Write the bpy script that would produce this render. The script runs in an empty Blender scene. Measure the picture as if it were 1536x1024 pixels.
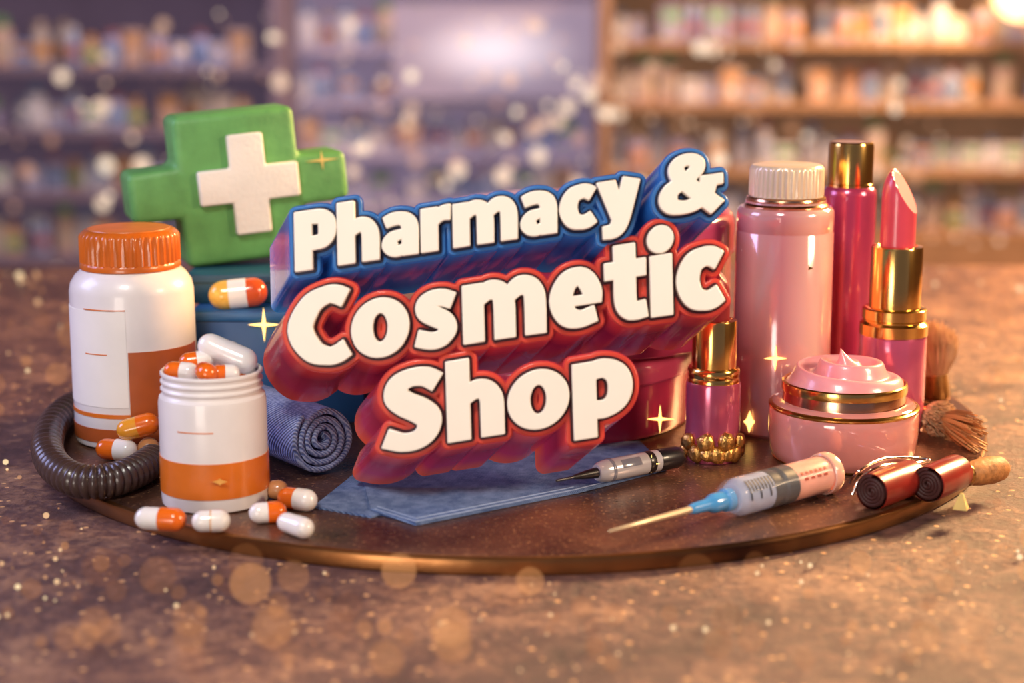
import bpy, bmesh, math, random
import numpy as np
from mathutils import Vector, Matrix, Euler
random.seed(7)
C = bpy.context.scene.collection
PI = math.pi
R = math.radians
# ------------------------------------------------------------------ camera model
F = 2500.0; CAMY = -1.095; H = 0.27
TH = math.atan(512 / F); c = math.cos(TH); s = math.sin(TH)
TABLE = -0.0095; FLOOR = -0.9
cam_d = bpy.data.cameras.new('camera'); cam = bpy.data.objects.new('camera', cam_d); C.objects.link(cam)
cam.location = (0, CAMY, H); cam.rotation_euler = (PI / 2 - TH, 0, 0)
cam_d.sensor_width = 36; cam_d.lens = 36 * F / 1536; cam_d.clip_start = 0.02; cam_d.clip_end = 50
cam_d.dof.use_dof = True; cam_d.dof.focus_distance = 0.965; cam_d.dof.aperture_fstop = 4.0
bpy.context.scene.camera = cam
try:
    bpy.context.scene.view_settings.view_transform = 'Standard'
except Exception:
    pass

def ray(px, py):
    u = (px - 768) / F; v = (512 - py) / F
    return Vector((u, c + v * s, -s + v * c))
def G(px, py, z=0.0):
    d = ray(px, py); t = (z - H) / d.z
    return Vector((t * d.x, CAMY + t * d.y, z))
def AY(px, py, Y):
    d = ray(px, py); t = (Y - CAMY) / d.y
    return Vector((t * d.x, Y, H + t * d.z))
def SC(py, Y):
    return ((Y - CAMY) / ray(768, py).y) / F
def prof(P, Y, z0=0.0):
    out = []
    for hw, py in P:
        if py is None: out.append((hw * SC(680, Y), 0.0))
        else: out.append((hw * SC(py, Y), max(0.0, AY(768, py, Y).z - z0)))
    return out
def spot(px, ybot, hw, mid):
    p = G(px, ybot); r = hw * SC(ybot, p.y); Y = p.y + r
    return AY(px, mid, Y).x, Y

# ------------------------------------------------------------------ materials
def lin(h):
    h = h.lstrip('#'); v = [int(h[i:i + 2], 16) / 255 for i in (0, 2, 4)]
    return tuple((x / 12.92 if x <= 0.04045 else ((x + 0.055) / 1.055) ** 2.4) for x in v) + (1,)
def mat(name, col, rough=0.45, metal=0.0, var=0.12, nscale=60, bump=0.0, bscale=300, coat=0.0, emis=0.0, sss=0.0, trans=0.0, col2=None, alpha=1.0, spec=0.5, island=False):
    m = bpy.data.materials.new(name); m.use_nodes = True
    nt = m.node_tree; b = nt.nodes['Principled BSDF']; L = nt.links
    tc = nt.nodes.new('ShaderNodeTexCoord')
    n = nt.nodes.new('ShaderNodeTexNoise'); n.inputs['Scale'].default_value = nscale; n.inputs['Detail'].default_value = 4
    L.new(tc.outputs['Object'], n.inputs['Vector'])
    mx = nt.nodes.new('ShaderNodeMix'); mx.data_type = 'RGBA'
    a = lin(col)
    b2 = lin(col2) if col2 else tuple(x * (1 - var * 2) for x in a[:3]) + (1,)
    mx.inputs[6].default_value = a; mx.inputs[7].default_value = b2
    if island:
        geo = nt.nodes.new('ShaderNodeNewGeometry'); L.new(geo.outputs['Random Per Island'], mx.inputs[0])
    else:
        rp = nt.nodes.new('ShaderNodeMapRange'); rp.inputs[1].default_value = 0.35; rp.inputs[2].default_value = 0.7
        L.new(n.outputs['Fac'], rp.inputs[0]); L.new(rp.outputs[0], mx.inputs[0])
    L.new(mx.outputs[2], b.inputs['Base Color'])
    b.inputs['Roughness'].default_value = rough; b.inputs['Metallic'].default_value = metal
    b.inputs['Coat Weight'].default_value = coat; b.inputs['Coat Roughness'].default_value = 0.08
    b.inputs['Specular IOR Level'].default_value = spec
    b.inputs['Transmission Weight'].default_value = trans
    b.inputs['Alpha'].default_value = alpha
    if sss:
        b.inputs['Subsurface Weight'].default_value = sss; b.inputs['Subsurface Radius'].default_value = (0.01, 0.005, 0.004)
        b.inputs['Subsurface Scale'].default_value = 0.5
    if emis:
        L.new(mx.outputs[2], b.inputs['Emission Color']); b.inputs['Emission Strength'].default_value = emis
    if bump:
        n2 = nt.nodes.new('ShaderNodeTexNoise'); n2.inputs['Scale'].default_value = bscale; n2.inputs['Detail'].default_value = 3
        L.new(tc.outputs['Object'], n2.inputs['Vector'])
        bp = nt.nodes.new('ShaderNodeBump'); bp.inputs['Strength'].default_value = bump; bp.inputs['Distance'].default_value = 0.002
        L.new(n2.outputs['Fac'], bp.inputs['Height']); L.new(bp.outputs[0], b.inputs['Normal'])
    return m
def gradmat(name, stops, axis=0, rough=0.35, coat=0.3, metal=0.0, depth=None, emis=0.0, sss=0.0):
    m = bpy.data.materials.new(name); m.use_nodes = True; nt = m.node_tree; b = nt.nodes['Principled BSDF']; L = nt.links
    tc = nt.nodes.new('ShaderNodeTexCoord'); sp = nt.nodes.new('ShaderNodeSeparateXYZ'); L.new(tc.outputs['Generated'], sp.inputs[0])
    def ramp(st_):
        cr_ = nt.nodes.new('ShaderNodeValToRGB'); el = cr_.color_ramp.elements
        while len(el) < len(st_): el.new(0.5)
        for e, (p, h) in zip(el, st_): e.position = p; e.color = lin(h)
        return cr_
    cr1 = ramp(stops)
    L.new(sp.outputs[axis], cr1.inputs[0]); out = cr1.outputs[0]
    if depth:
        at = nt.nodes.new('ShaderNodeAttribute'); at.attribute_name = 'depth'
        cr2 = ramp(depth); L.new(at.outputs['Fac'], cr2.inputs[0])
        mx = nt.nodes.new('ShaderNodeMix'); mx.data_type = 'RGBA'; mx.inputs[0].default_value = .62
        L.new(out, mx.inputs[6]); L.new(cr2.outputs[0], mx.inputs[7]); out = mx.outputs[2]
    L.new(out, b.inputs['Base Color'])
    if emis:
        L.new(out, b.inputs['Emission Color']); b.inputs['Emission Strength'].default_value = emis
    if sss:
        b.inputs['Subsurface Weight'].default_value = sss; b.inputs['Subsurface Radius'].default_value = (0.03, 0.014, 0.012); b.inputs['Subsurface Scale'].default_value = 1.0
    b.inputs['Roughness'].default_value = rough; b.inputs['Coat Weight'].default_value = coat; b.inputs['Metallic'].default_value = metal; b.inputs['Coat Roughness'].default_value = .06
    return m
def weave(name, ca, cb, scale, bump=.5):
    m = bpy.data.materials.new(name); m.use_nodes = True; nt = m.node_tree; b = nt.nodes['Principled BSDF']; L = nt.links
    tc = nt.nodes.new('ShaderNodeTexCoord')
    w1 = nt.nodes.new('ShaderNodeTexWave'); w1.wave_type = 'BANDS'; w1.bands_direction = 'DIAGONAL'; w1.inputs['Scale'].default_value = scale; w1.inputs['Distortion'].default_value = 1.5; w1.inputs['Detail'].default_value = 3; w1.inputs['Detail Scale'].default_value = 3
    n = nt.nodes.new('ShaderNodeTexNoise'); n.inputs['Scale'].default_value = 110; n.inputs['Detail'].default_value = 10; n.inputs['Roughness'].default_value = .7
    for q in (w1, n): L.new(tc.outputs['Object'], q.inputs['Vector'])
    ad = nt.nodes.new('ShaderNodeMath'); ad.operation = 'MULTIPLY_ADD'; ad.inputs[1].default_value = .4
    L.new(w1.outputs['Fac'], ad.inputs[0]); L.new(n.outputs['Fac'], ad.inputs[2])
    cp = nt.nodes.new('ShaderNodeValToRGB'); e = cp.color_ramp.elements; e[0].position = .42; e[0].color = lin(ca); e[1].position = 1.0; e[1].color = lin(cb)
    L.new(ad.outputs[0], cp.inputs[0]); L.new(cp.outputs[0], b.inputs['Base Color']); b.inputs['Roughness'].default_value = .9
    b.inputs['Specular IOR Level'].default_value = .2
    bp = nt.nodes.new('ShaderNodeBump'); bp.inputs['Strength'].default_value = bump; bp.inputs['Distance'].default_value = .0012
    L.new(ad.outputs[0], bp.inputs['Height']); L.new(bp.outputs[0], b.inputs['Normal'])
    return m
M = {}
M['white'] = mat('white plastic', '#e9e3e3', 0.32, var=0.03, coat=0.3)
M['label'] = mat('paper label', '#f4efec', 0.5, var=0.02)
M['orange'] = mat('orange plastic', '#d2681a', 0.32, var=0.1, coat=0.4)
M['orange_band'] = mat('orange print', '#df7420', 0.35, var=0.06, coat=.3)
M['orange_dark'] = mat('rust orange print', '#b85a28', 0.4, var=0.08, coat=.3)
M['pill_orange'] = mat('orange gelatin', '#f0701a', 0.2, var=0.05, coat=0.6, sss=0.15)
M['pill_amber'] = mat('amber gelatin', '#f0a030', 0.2, var=0.05, coat=0.6, sss=0.15)
M['pill_yellow'] = mat('yellow gelatin', '#f4c055', 0.2, var=0.05, coat=0.6, sss=0.15)
M['pill_red'] = mat('red gelatin', '#dd5a2a', 0.2, var=0.05, coat=0.6, sss=0.15)
M['pill_white'] = mat('white gelatin', '#f4eeea', 0.22, var=0.02, coat=0.6, sss=0.1)
M['pill_tan'] = mat('tan coating', '#c98a58', 0.3, var=0.1, coat=0.4)
M['green'] = mat('green felted foam', '#68a95e', 0.5, var=0.12, nscale=60, bump=0.16, bscale=240)
M['plus'] = mat('white felt', '#f4ede3', 0.7, var=0.03, bump=0.35, bscale=350)
M['teal'] = mat('dark teal card', '#1a5068', 0.4, var=0.1)
M['navy'] = mat('blue card', '#1c4f88', 0.4, var=0.15, nscale=25)
M['hose'] = mat('dark rubber', '#483530', 0.32, var=0.15, coat=0.35)
M['denim'] = weave('blue denim', '#2f4d86', '#95aedb', 380, .8)
M['terry'] = weave('blue grey terry', '#4e5d96', '#b4bfe2', 240, 1.0)
M['stitch'] = mat('pale thread', '#b4c6e6', 0.8)
M['gold'] = mat('polished gold', '#eec06c', 0.17, metal=1.0, var=0.05)
M['gold_dark'] = mat('antique gold', '#c79a5e', 0.25, metal=1.0, var=0.12)
M['gold_nugget'] = mat('rough gold nugget', '#e2b062', 0.3, metal=.9, var=0.12, bump=.3, bscale=500)
M['rose_gold'] = mat('rose gold', '#dcaa86', 0.2, metal=1.0, var=0.08)
M['pink_gloss'] = mat('rose pink lacquer', '#cb5c80', 0.2, metal=0.4, var=0.05, coat=0.8)
M['pink_deep'] = mat('deep rose lacquer', '#b23e66', 0.22, metal=0.35, var=0.05, coat=0.7)
M['pink_bottle'] = gradmat('rose translucent plastic with painted highlights', [(0, '#b66a78'), (.14, '#e4a8a6'), (.40, '#ce848a'), (.78, '#f0beb0'), (1, '#c07880')], 0, .14, 1.0, .1, sss=.35)  # side-to-side ramp paints the bottle's bright streaks and dark edges
M['pink_box'] = mat('raspberry satin card', '#ac2e54', 0.22, var=0.08, coat=0.8)
M['pink_box2'] = mat('plum satin card', '#b0385e', 0.22, var=0.08, coat=0.8)
M['jar_pink'] = mat('blush rose glass', '#e09690', 0.08, metal=0.1, var=0.04, coat=1.0, sss=0.35)
M['cream'] = mat('pink cream', '#f3a2a8', 0.3, var=0.03, coat=0.45, sss=0.3)
M['cap_beige'] = mat('champagne ribbed plastic', '#f1d9bd', 0.28, metal=.2, var=0.05, coat=.3)
M['lip_pink'] = mat('rose lipstick wax', '#cf485a', 0.28, var=0.04, coat=0.3, sss=0.1)
M['lip_cut'] = mat('pale rose cut wax', '#df6e78', 0.65, var=0.04, spec=.12)
M['lip_dark'] = mat('dark red lipstick wax', '#93222e', 0.35, var=0.05)
M['brist'] = mat('beige bristle', '#f4dcb8', 0.7, col2='#c8a078', island=True)
M['brist_dark'] = mat('tan bristle', '#e0b07a', 0.6, col2='#96683f', island=True)
M['ribbon'] = mat('dark red satin', '#8c241c', 0.3, var=0.15, nscale=120, coat=0.3)
M['ribbon_edge'] = mat('dark maroon fabric', '#421c19', 0.6, var=0.12)
M['wood'] = mat('cork brown', '#c08046', 0.6, var=0.25, nscale=250, bump=0.3)
M['silver'] = mat('silver wire', '#e6d8d4', 0.18, metal=1.0, var=0.03)
M['steel'] = mat('brass needle', '#f0dab4', 0.25, metal=0.5, var=0.05)
M['hub'] = mat('blue hub plastic', '#4f9fe0', 0.22, var=0.05, coat=0.6)
M['black'] = mat('black rubber', '#1c1a1f', 0.35, var=0.1, coat=0.3)
M['grey'] = mat('silver white plastic', '#dcdee8', 0.22, metal=0.2, var=0.04, coat=0.6)
M['slot'] = mat('grey window', '#8c91a4', 0.2, var=0.05, coat=0.5)
M['clear'] = mat('clear bluish plastic', '#eef2ff', 0.06, var=0.02, coat=1.0, alpha=0.10)
M['liquid'] = mat('pale coral liquid', '#f8b09a', 0.2, var=0.08, nscale=120, coat=0.4, sss=0.2)
M['pale_fill'] = mat('pale blue liquid', '#c8d4f4', 0.15, var=0.1, nscale=120, coat=0.4, alpha=.6)
M['mark_red'] = mat('red print', '#a83c30', .4)
M['spark'] = mat('glowing gold sparkle', '#ffcf70', 0.4, emis=3.0, var=0.05)  # self-glowing material for glare sparkles modelled as solid pieces
M['cream_face'] = mat('ivory enamel', '#fdf5e8', 0.3, var=0.01, coat=0.25)
M['blue_rim'] = gradmat('glowing blue enamel rim', [(0, '#3590d8'), (0.5, '#2c6cb4'), (1, '#7cacdc')], emis=.08)  # slight emission added to brighten the rim
M['blue_block'] = gradmat('glowing blue enamel sides', [(0, '#2a9ae4'), (0.14, '#1f78c8'), (0.5, '#184c9c'), (1, '#3a6cc0')], depth=[(0, '#2a68b4'), (.3, '#0e2460'), (.7, '#184c96'), (1, '#2e9ae0')], emis=.13, coat=.6, rough=.25)  # emission added to brighten the sides; depth ramp darkens their middle
M['navy_shadow'] = mat('navy letter shadow', '#0c1840', 0.4)  # dark tone for the painted shadow round the letters
M['red_rim'] = gradmat('glowing red enamel rim', [(0, '#f46c28'), (0.35, '#e04e2e'), (0.7, '#cc3c38'), (1, '#bc3450')], emis=.08)  # rim brightened by a little added emission
M['red_block'] = gradmat('glowing red enamel sides', [(0, '#f06a28'), (0.2, '#c83434'), (0.55, '#9c2048'), (1, '#a82a62')], depth=[(0, '#c83a30'), (.28, '#5c0e30'), (.65, '#861e48'), (1, '#d8503a')], emis=.13, coat=.6, rough=.25)  # orange end of the ramp paints warm light; emission lifts the sides
M['shop_block'] = gradmat('glowing raspberry enamel sides', [(0, '#ff8a2a'), (0.22, '#f05a34'), (0.5, '#b82c58'), (1, '#c63a7c')], depth=[(0, '#d84830'), (.28, '#741238'), (.65, '#a82c5c'), (1, '#f47236')], emis=.16, coat=.6, rough=.25)  # warm light painted by the orange stops, with emission added
M['maroon_shadow'] = mat('maroon letter shadow', '#420a16', 0.4)  # letter shadow painted as a dark maroon strip

# ------------------------------------------------------------------ mesh helpers
def obj(name, bm, m, parent=None, sharp=35, recalc=True):
    if recalc: bmesh.ops.recalc_face_normals(bm, faces=bm.faces[:])
    me = bpy.data.meshes.new(name); bm.to_mesh(me); bm.free()
    return objm(name, me, m, parent, sharp)
def objm(name, me, m, parent=None, sharp=35):
    for x in (m if isinstance(m, (list, tuple)) else [m]): me.materials.append(x)
    me.polygons.foreach_set('use_smooth', [True] * len(me.polygons))
    try: me.set_sharp_from_angle(angle=R(sharp))
    except Exception: pass
    o = bpy.data.objects.new(name, me); C.objects.link(o)
    if parent: o.parent = parent
    return o
def tag(o, label, cat, group=None, kind=None):
    o['label'] = label; o['category'] = cat
    if group: o['group'] = group
    if kind: o['kind'] = kind
    return o
def thing(name, label, cat, loc=(0, 0, 0), rot=None, group=None):
    o = bpy.data.objects.new(name, None); C.objects.link(o); o.location = loc; o.empty_display_size = 0.02
    if rot is not None: o.rotation_euler = rot
    return tag(o, label, cat, group)
def struct(name, bm, m):
    o = obj(name, bm, m); o['kind'] = 'structure'; return o
def box(bm, x0, y0, z0, x1, y1, z1, bev=0.0, mi=0):
    r = bmesh.ops.create_cube(bm, size=1.0)
    vs = r['verts']
    for v in vs:
        v.co = Vector((x0 + (v.co.x + .5) * (x1 - x0), y0 + (v.co.y + .5) * (y1 - y0), z0 + (v.co.z + .5) * (z1 - z0)))
    fs = set(f for v in vs for f in v.link_faces)
    for f in fs: f.material_index = mi
    if bev:
        es = list(set(e for v in vs for e in v.link_edges))
        bmesh.ops.bevel(bm, geom=es, offset=bev, segments=2, affect='EDGES', profile=0.5)
    return bm
def lathe(P, seg=72, rmod=None, a0=None, a1=None, bm=None, mi=0):
    bm = bm or bmesh.new(); full = a0 is None
    n = seg if full else seg + 1
    rings = []
    for (r, z) in P:
        ring = []
        if r < 1e-7 and full:
            v = bm.verts.new((0, 0, z)); ring = [v] * n
        else:
            for i in range(n):
                a = 2 * PI * i / seg if full else a0 + (a1 - a0) * i / seg
                rr = r if rmod is None else rmod(r, z, a)
                ring.append(bm.verts.new((rr * math.cos(a), rr * math.sin(a), z)))
        rings.append(ring)
    for A, B in zip(rings, rings[1:]):
        for i in range(seg):
            j = (i + 1) % n if full else i + 1
            vs = []
            for v in (A[i], A[j], B[j], B[i]):
                if v not in vs: vs.append(v)
            if len(vs) >= 3:
                try:
                    f = bm.faces.new(vs); f.material_index = mi
                except ValueError: pass
    return bm
def cr(pts, n=8, closed=False):
    P = [Vector(p) for p in pts]; out = []; N = len(P)
    rng = range(N) if closed else range(N - 1)
    for i in rng:
        if closed: p0, p1, p2, p3 = P[i - 1], P[i], P[(i + 1) % N], P[(i + 2) % N]
        else:
            p1, p2 = P[i], P[i + 1]
            p0 = P[i - 1] if i > 0 else p1 * 2 - p2
            p3 = P[i + 2] if i + 2 < N else p2 * 2 - p1
        for k in range(n):
            t = k / n
            out.append(0.5 * ((2 * p1) + (p2 - p0) * t + (2 * p0 - 5 * p1 + 4 * p2 - p3) * t * t + (3 * p1 - p0 - 3 * p2 + p3) * t ** 3))
    if not closed: out.append(P[-1])
    return out
def tube(path, rf, seg=12, closed=False, caps=True):
    bm = bmesh.new(); N = len(path); rings = []
    up = Vector((0, 0, 1)); nrm = None
    for i, p in enumerate(path):
        if closed: t = path[(i + 1) % N] - path[i - 1]
        else: t = path[min(i + 1, N - 1)] - path[max(i - 1, 0)]
        t.normalize()
        if nrm is None:
            nrm = t.cross(up)
            if nrm.length < 1e-4: nrm = t.cross(Vector((1, 0, 0)))
        nrm = (nrm - t * nrm.dot(t)).normalized(); b = t.cross(nrm)
        r = rf(i) if callable(rf) else rf
        rings.append([bm.verts.new(p + (nrm * math.cos(2 * PI * k / seg) + b * math.sin(2 * PI * k / seg)) * r) for k in range(seg)])
    for i in range(N if closed else N - 1):
        A, B = rings[i], rings[(i + 1) % N]
        for k in range(seg): bm.faces.new((A[k], A[(k + 1) % seg], B[(k + 1) % seg], B[k]))
    if caps and not closed:
        bm.faces.new(rings[0]); bm.faces.new(rings[-1])
    return bm
def prism(pts, z0, z1, bev=0.0, seg=3):
    bm = bmesh.new()
    vs = [bm.verts.new((x, y, z0)) for x, y in pts]; f = bm.faces.new(vs)
    r = bmesh.ops.extrude_face_region(bm, geom=[f])
    for v in r['geom']:
        if isinstance(v, bmesh.types.BMVert): v.co.z = z1
    if bev: bmesh.ops.bevel(bm, geom=bm.edges[:], offset=bev, segments=seg, affect='EDGES', profile=0.5)
    return bm
def star(Rv, Rh, th, inner=0.14):
    pts = []
    for k in range(8):
        a = PI / 2 * (k / 2); rad = (Rh if (k // 2) % 2 == 0 else Rv) if k % 2 == 0 else inner * Rv
        pts.append((rad * math.cos(a), rad * math.sin(a)))
    bm = prism(pts, 0, th)
    bmesh.ops.rotate(bm, verts=bm.verts[:], cent=(0, 0, 0), matrix=Matrix.Rotation(PI / 2, 3, 'X'))
    return bm
def shift(bm, v):
    bmesh.ops.translate(bm, verts=bm.verts[:], vec=Vector(v)); return bm
def q_axis(d):
    return Vector(d).to_track_quat('Z', 'X').to_euler()

# ------------------------------------------------------------------ the room
bm = bmesh.new(); box(bm, -2.6, -2.5, FLOOR - 0.05, 2.6, 5.3, FLOOR)
struct('floor', bm, mat('brown floor tiles', '#5a4238', 0.5, var=0.2, nscale=3))
wallm = mat('pale lavender plaster', '#b7a8c4', 0.7, var=0.06, nscale=1.2)
bm = bmesh.new(); box(bm, -2.6, 5.2, FLOOR, 2.6, 5.3, 1.9); struct('wall_back', bm, wallm)
bm = bmesh.new(); box(bm, -2.7, -2.5, FLOOR, -2.6, 5.3, 1.9); struct('wall_left', bm, wallm)
bm = bmesh.new(); box(bm, 2.6, -2.5, FLOOR, 2.7, 5.3, 1.9); struct('wall_right', bm, mat('warm plaster', '#a87a58', 0.7, var=0.1, nscale=1.2))
bm = bmesh.new(); box(bm, -2.7, -2.5, 1.9, 2.7, 5.3, 1.98); struct('ceiling', bm, mat('brown ceiling boards', '#6b4c3c', 0.7, var=0.2, nscale=2))

# counter
def stone(name):
    m = bpy.data.materials.new(name); m.use_nodes = True; nt = m.node_tree; b = nt.nodes['Principled BSDF']; L = nt.links
    tc = nt.nodes.new('ShaderNodeTexCoord')
    n1 = nt.nodes.new('ShaderNodeTexNoise'); n1.inputs['Scale'].default_value = 13; n1.inputs['Detail'].default_value = 12; n1.inputs['Roughness'].default_value = 0.76
    n2 = nt.nodes.new('ShaderNodeTexNoise'); n2.inputs['Scale'].default_value = 150; n2.inputs['Detail'].default_value = 6; n2.inputs['Roughness'].default_value = .7
    n3 = nt.nodes.new('ShaderNodeTexVoronoi'); n3.inputs['Scale'].default_value = 230
    for n in (n1, n2, n3): L.new(tc.outputs['Object'], n.inputs['Vector'])
    ad = nt.nodes.new('ShaderNodeMath'); ad.operation = 'MULTIPLY_ADD'; ad.inputs[1].default_value = 0.6
    L.new(n2.outputs['Fac'], ad.inputs[0]); L.new(n1.outputs['Fac'], ad.inputs[2])
    cp = nt.nodes.new('ShaderNodeValToRGB'); e = cp.color_ramp.elements
    e[0].position = 0.60; e[0].color = lin('#33242c'); e[1].position = 1.0; e[1].color = lin('#b0846a')
    k = e.new(0.80); k.color = lin('#644644')
    L.new(ad.outputs[0], cp.inputs[0])
    sep = nt.nodes.new('ShaderNodeSeparateColor'); L.new(n3.outputs['Color'], sep.inputs[0])
    gt = nt.nodes.new('ShaderNodeMath'); gt.operation = 'GREATER_THAN'; gt.inputs[1].default_value = .94; L.new(sep.outputs[0], gt.inputs[0])
    lt = nt.nodes.new('ShaderNodeMath'); lt.operation = 'LESS_THAN'; lt.inputs[1].default_value = .36; L.new(n3.outputs['Distance'], lt.inputs[0])
    mu = nt.nodes.new('ShaderNodeMath'); mu.operation = 'MULTIPLY'; L.new(gt.outputs[0], mu.inputs[0]); L.new(lt.outputs[0], mu.inputs[1])
    mx = nt.nodes.new('ShaderNodeMix'); mx.data_type = 'RGBA'; mx.inputs[7].default_value = lin('#e8b480')  # pale flecks paint glints into the stone colour
    L.new(mu.outputs[0], mx.inputs[0]); L.new(cp.outputs[0], mx.inputs[6]); L.new(mx.outputs[2], b.inputs['Base Color'])
    b.inputs['Roughness'].default_value = 0.42
    bp = nt.nodes.new('ShaderNodeBump'); bp.inputs['Strength'].default_value = 0.7; bp.inputs['Distance'].default_value = 0.005
    L.new(ad.outputs[0], bp.inputs['Height']); L.new(bp.outputs[0], b.inputs['Normal'])
    return m
t = thing('shop_counter', 'wide mottled brown stone counter under the round tray', 'counter', (0, 0, FLOOR))
bm = bmesh.new(); box(bm, -1.15, -0.75, TABLE - 0.04 - FLOOR, 1.15, 0.68, TABLE - FLOOR, 0.006); obj('countertop', bm, stone('mottled brown stone'), t)
bm = bmesh.new(); box(bm, -1.1, -0.68, 0, 1.1, 0.62, TABLE - 0.04 - FLOOR); obj('counter_base', bm, mat('dark wood panel', '#4a342c', 0.5, nscale=6), t)

# shelf units with products ----------------------------------------------------
shelf_wood = mat('dusty violet shelf wood', '#84707e', 0.55, var=0.12, nscale=8, emis=.12)  # emission in all three shelf materials lifts shade; pale tones imitate haze
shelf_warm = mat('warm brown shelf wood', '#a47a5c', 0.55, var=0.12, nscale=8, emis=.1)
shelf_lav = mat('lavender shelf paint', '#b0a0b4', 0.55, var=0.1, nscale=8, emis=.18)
def shelf_unit(name, label, x0, x1, Y, dep, zs, ztop, m, mb):
    t = thing(name, label, 'shelf unit', ((x0 + x1) / 2, Y + dep / 2, FLOOR))
    ox, oy, oz = t.location
    bm = bmesh.new(); box(bm, x0 - ox, Y + dep - .02 - oy, 0, x1 - ox, Y + dep - oy, ztop - oz); obj('back_panel', bm, mb, t)
    for xx in (x0, x1 - .03):
        bm = bmesh.new(); box(bm, xx - ox, Y - oy, 0, xx + .03 - ox, Y + dep - .02 - oy, ztop - oz); obj('side_panel', bm, m, t)
    for z in zs + [ztop]:
        bm = bmesh.new(); box(bm, x0 + .03 - ox, Y - oy, z - .022 - oz, x1 - .03 - ox, Y + dep - .02 - oy, z - oz); obj('shelf', bm, m, t)
    bm = bmesh.new(); box(bm, x0 - ox, Y - .02 - oy, 0, x1 - ox, Y - oy, zs[-1] - .03 - oz); obj('plinth', bm, m, t)
    return t
pal = ['#d2c8cc', '#b8a8a0', '#a8a8c6', '#c4a294', '#8c98ba', '#cca682', '#ccc2c6', '#a090ac']
caps = ['#bca490', '#6b84a8', '#c88a4a', '#cfc8cc', '#6c9a62', '#a86a70']
pm = [mat('product shade %d' % i, h, 0.5, var=0.08, nscale=20, emis=.12) for i, h in enumerate(pal)]  # low-contrast tones imitate haze, with emission added to lift dark sides
cm = [mat('cap shade %d' % i, h, 0.5, var=0.08, nscale=20, emis=.12) for i, h in enumerate(caps)]  # caps get the same added glow
protos = []
def proto_bottle(i, j, r, h):
    bm = lathe([(0, 0), (r * .95, 0), (r, .004), (r, h * .2), (r * 1.01, h * .2), (r * 1.01, h * .5), (r, h * .5), (r, h * .68), (r * .8, h * .76), (r * .5, h * .8), (r * .62, h * .8), (r * .62, h), (0, h)], 20)
    for f in bm.faces:
        z = f.calc_center_median().z
        f.material_index = 1 if z > h * .795 else (2 if h * .2 < z < h * .5 else 0)
    me = bpy.data.meshes.new('product_bottle'); bmesh.ops.recalc_face_normals(bm, faces=bm.faces[:]); bm.to_mesh(me); bm.free()
    for x in (pm[i], cm[j], cm[(j + 2) % 6]): me.materials.append(x)
    me.polygons.foreach_set('use_smooth', [True] * len(me.polygons)); me.set_sharp_from_angle(angle=R(40))
    protos.append(('product_bottle', 'bottle', me, r))
def proto_box(i, j, w, d, h):
    bm = bmesh.new(); box(bm, -w / 2, -d / 2, 0, w / 2, d / 2, h, 0.002)
    box(bm, -w * .38, -d / 2 - .001, h * .55, w * .38, -d / 2 + .001, h * .85, 0, 1)
    box(bm, -w * .38, -d / 2 - .001, h * .15, w * .1, -d / 2 + .001, h * .25, 0, 1)
    me = bpy.data.meshes.new('product_carton'); bm.to_mesh(me); bm.free()
    for x in (pm[i], cm[j]): me.materials.append(x)
    protos.append(('product_carton', 'box', me, w / 2))
for k in range(9): proto_bottle(k % 8, (k * 5 + 1) % 6, .020 + .004 * (k % 4), .09 + .014 * ((k * 3) % 5))
for k in range(7): proto_box((k * 3) % 8, (k * 2) % 6, .05 + .012 * (k % 3), .05, .07 + .018 * ((k * 2) % 4))
def stock(x0, x1, Y, z, where, hmax):
    x = x0 + .04
    while True:
        nm, cat, me, hw = random.choice(protos)
        x += hw + (random.uniform(.002, .012) if random.random() < .92 else random.uniform(.03, .06))
        if x + hw > x1 - .04: break
        o = bpy.data.objects.new(nm, me); C.objects.link(o)
        o.location = (x, Y + random.uniform(.07, .16), z + .0005); o.rotation_euler = (0, 0, random.uniform(-.15, .15) if cat == 'bottle' else 0)
        hh = max(v.co.z for v in me.vertices)
        o.scale = (1, 1, min(1.0, hmax / hh))
        tag(o, ('blurred capped bottle on ' if cat == 'bottle' else 'blurred small carton on ') + where, cat, ('bottles on ' if cat == 'bottle' else 'cartons on ') + where)
        x += hw
def unit(nm, label, pxa, pxb, Y, rows, ytop, m, mb, side):
    xa, xb = AY(pxa, 250, Y).x, AY(pxb, 250, Y).x
    zs = [AY(768, r_, Y).z for r_ in rows]; zt = AY(768, ytop, Y).z
    shelf_unit(nm, label, xa, xb, Y, .34, zs, zt, m, mb)
    names = ['top', 'second', 'third', 'fourth', 'fifth']
    for i, z in enumerate(zs):
        above = zs[i - 1] - .03 if i else zt - .03
        stock(xa, xb, Y, z, 'the %s shelf of the %s' % (names[i], side), min(.17, above - z - .012))
unit('shelf_unit', 'dusty violet shelf unit on the left behind the green cross', -90, 425, 4.0, [100, 195, 290, 385], -40, shelf_wood, mat('violet panel with added glow', '#806e88', 0.7, nscale=4, emis=.22), 'violet left unit')  # back panel emission added to lift the shade between shelves
unit('shelf_unit', 'lavender shelf unit at the back behind the bright light panel', 426, 905, 4.5, [70, 150, 228, 306, 385], -40, shelf_lav, mat('lavender panel with added glow', '#ac9cb6', 0.7, var=.06, nscale=4, emis=.3), 'lavender middle unit')  # back panel glow added against dark gaps
unit('shelf_unit', 'warm brown shelf unit on the right behind the pink bottles', 900, 1640, 4.0, [62, 155, 255, 350], -40, shelf_warm, mat('warm panel with added glow', '#a87e5e', 0.7, nscale=4, emis=.26), 'warm right unit')  # added back panel glow, no lamp behind it
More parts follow.
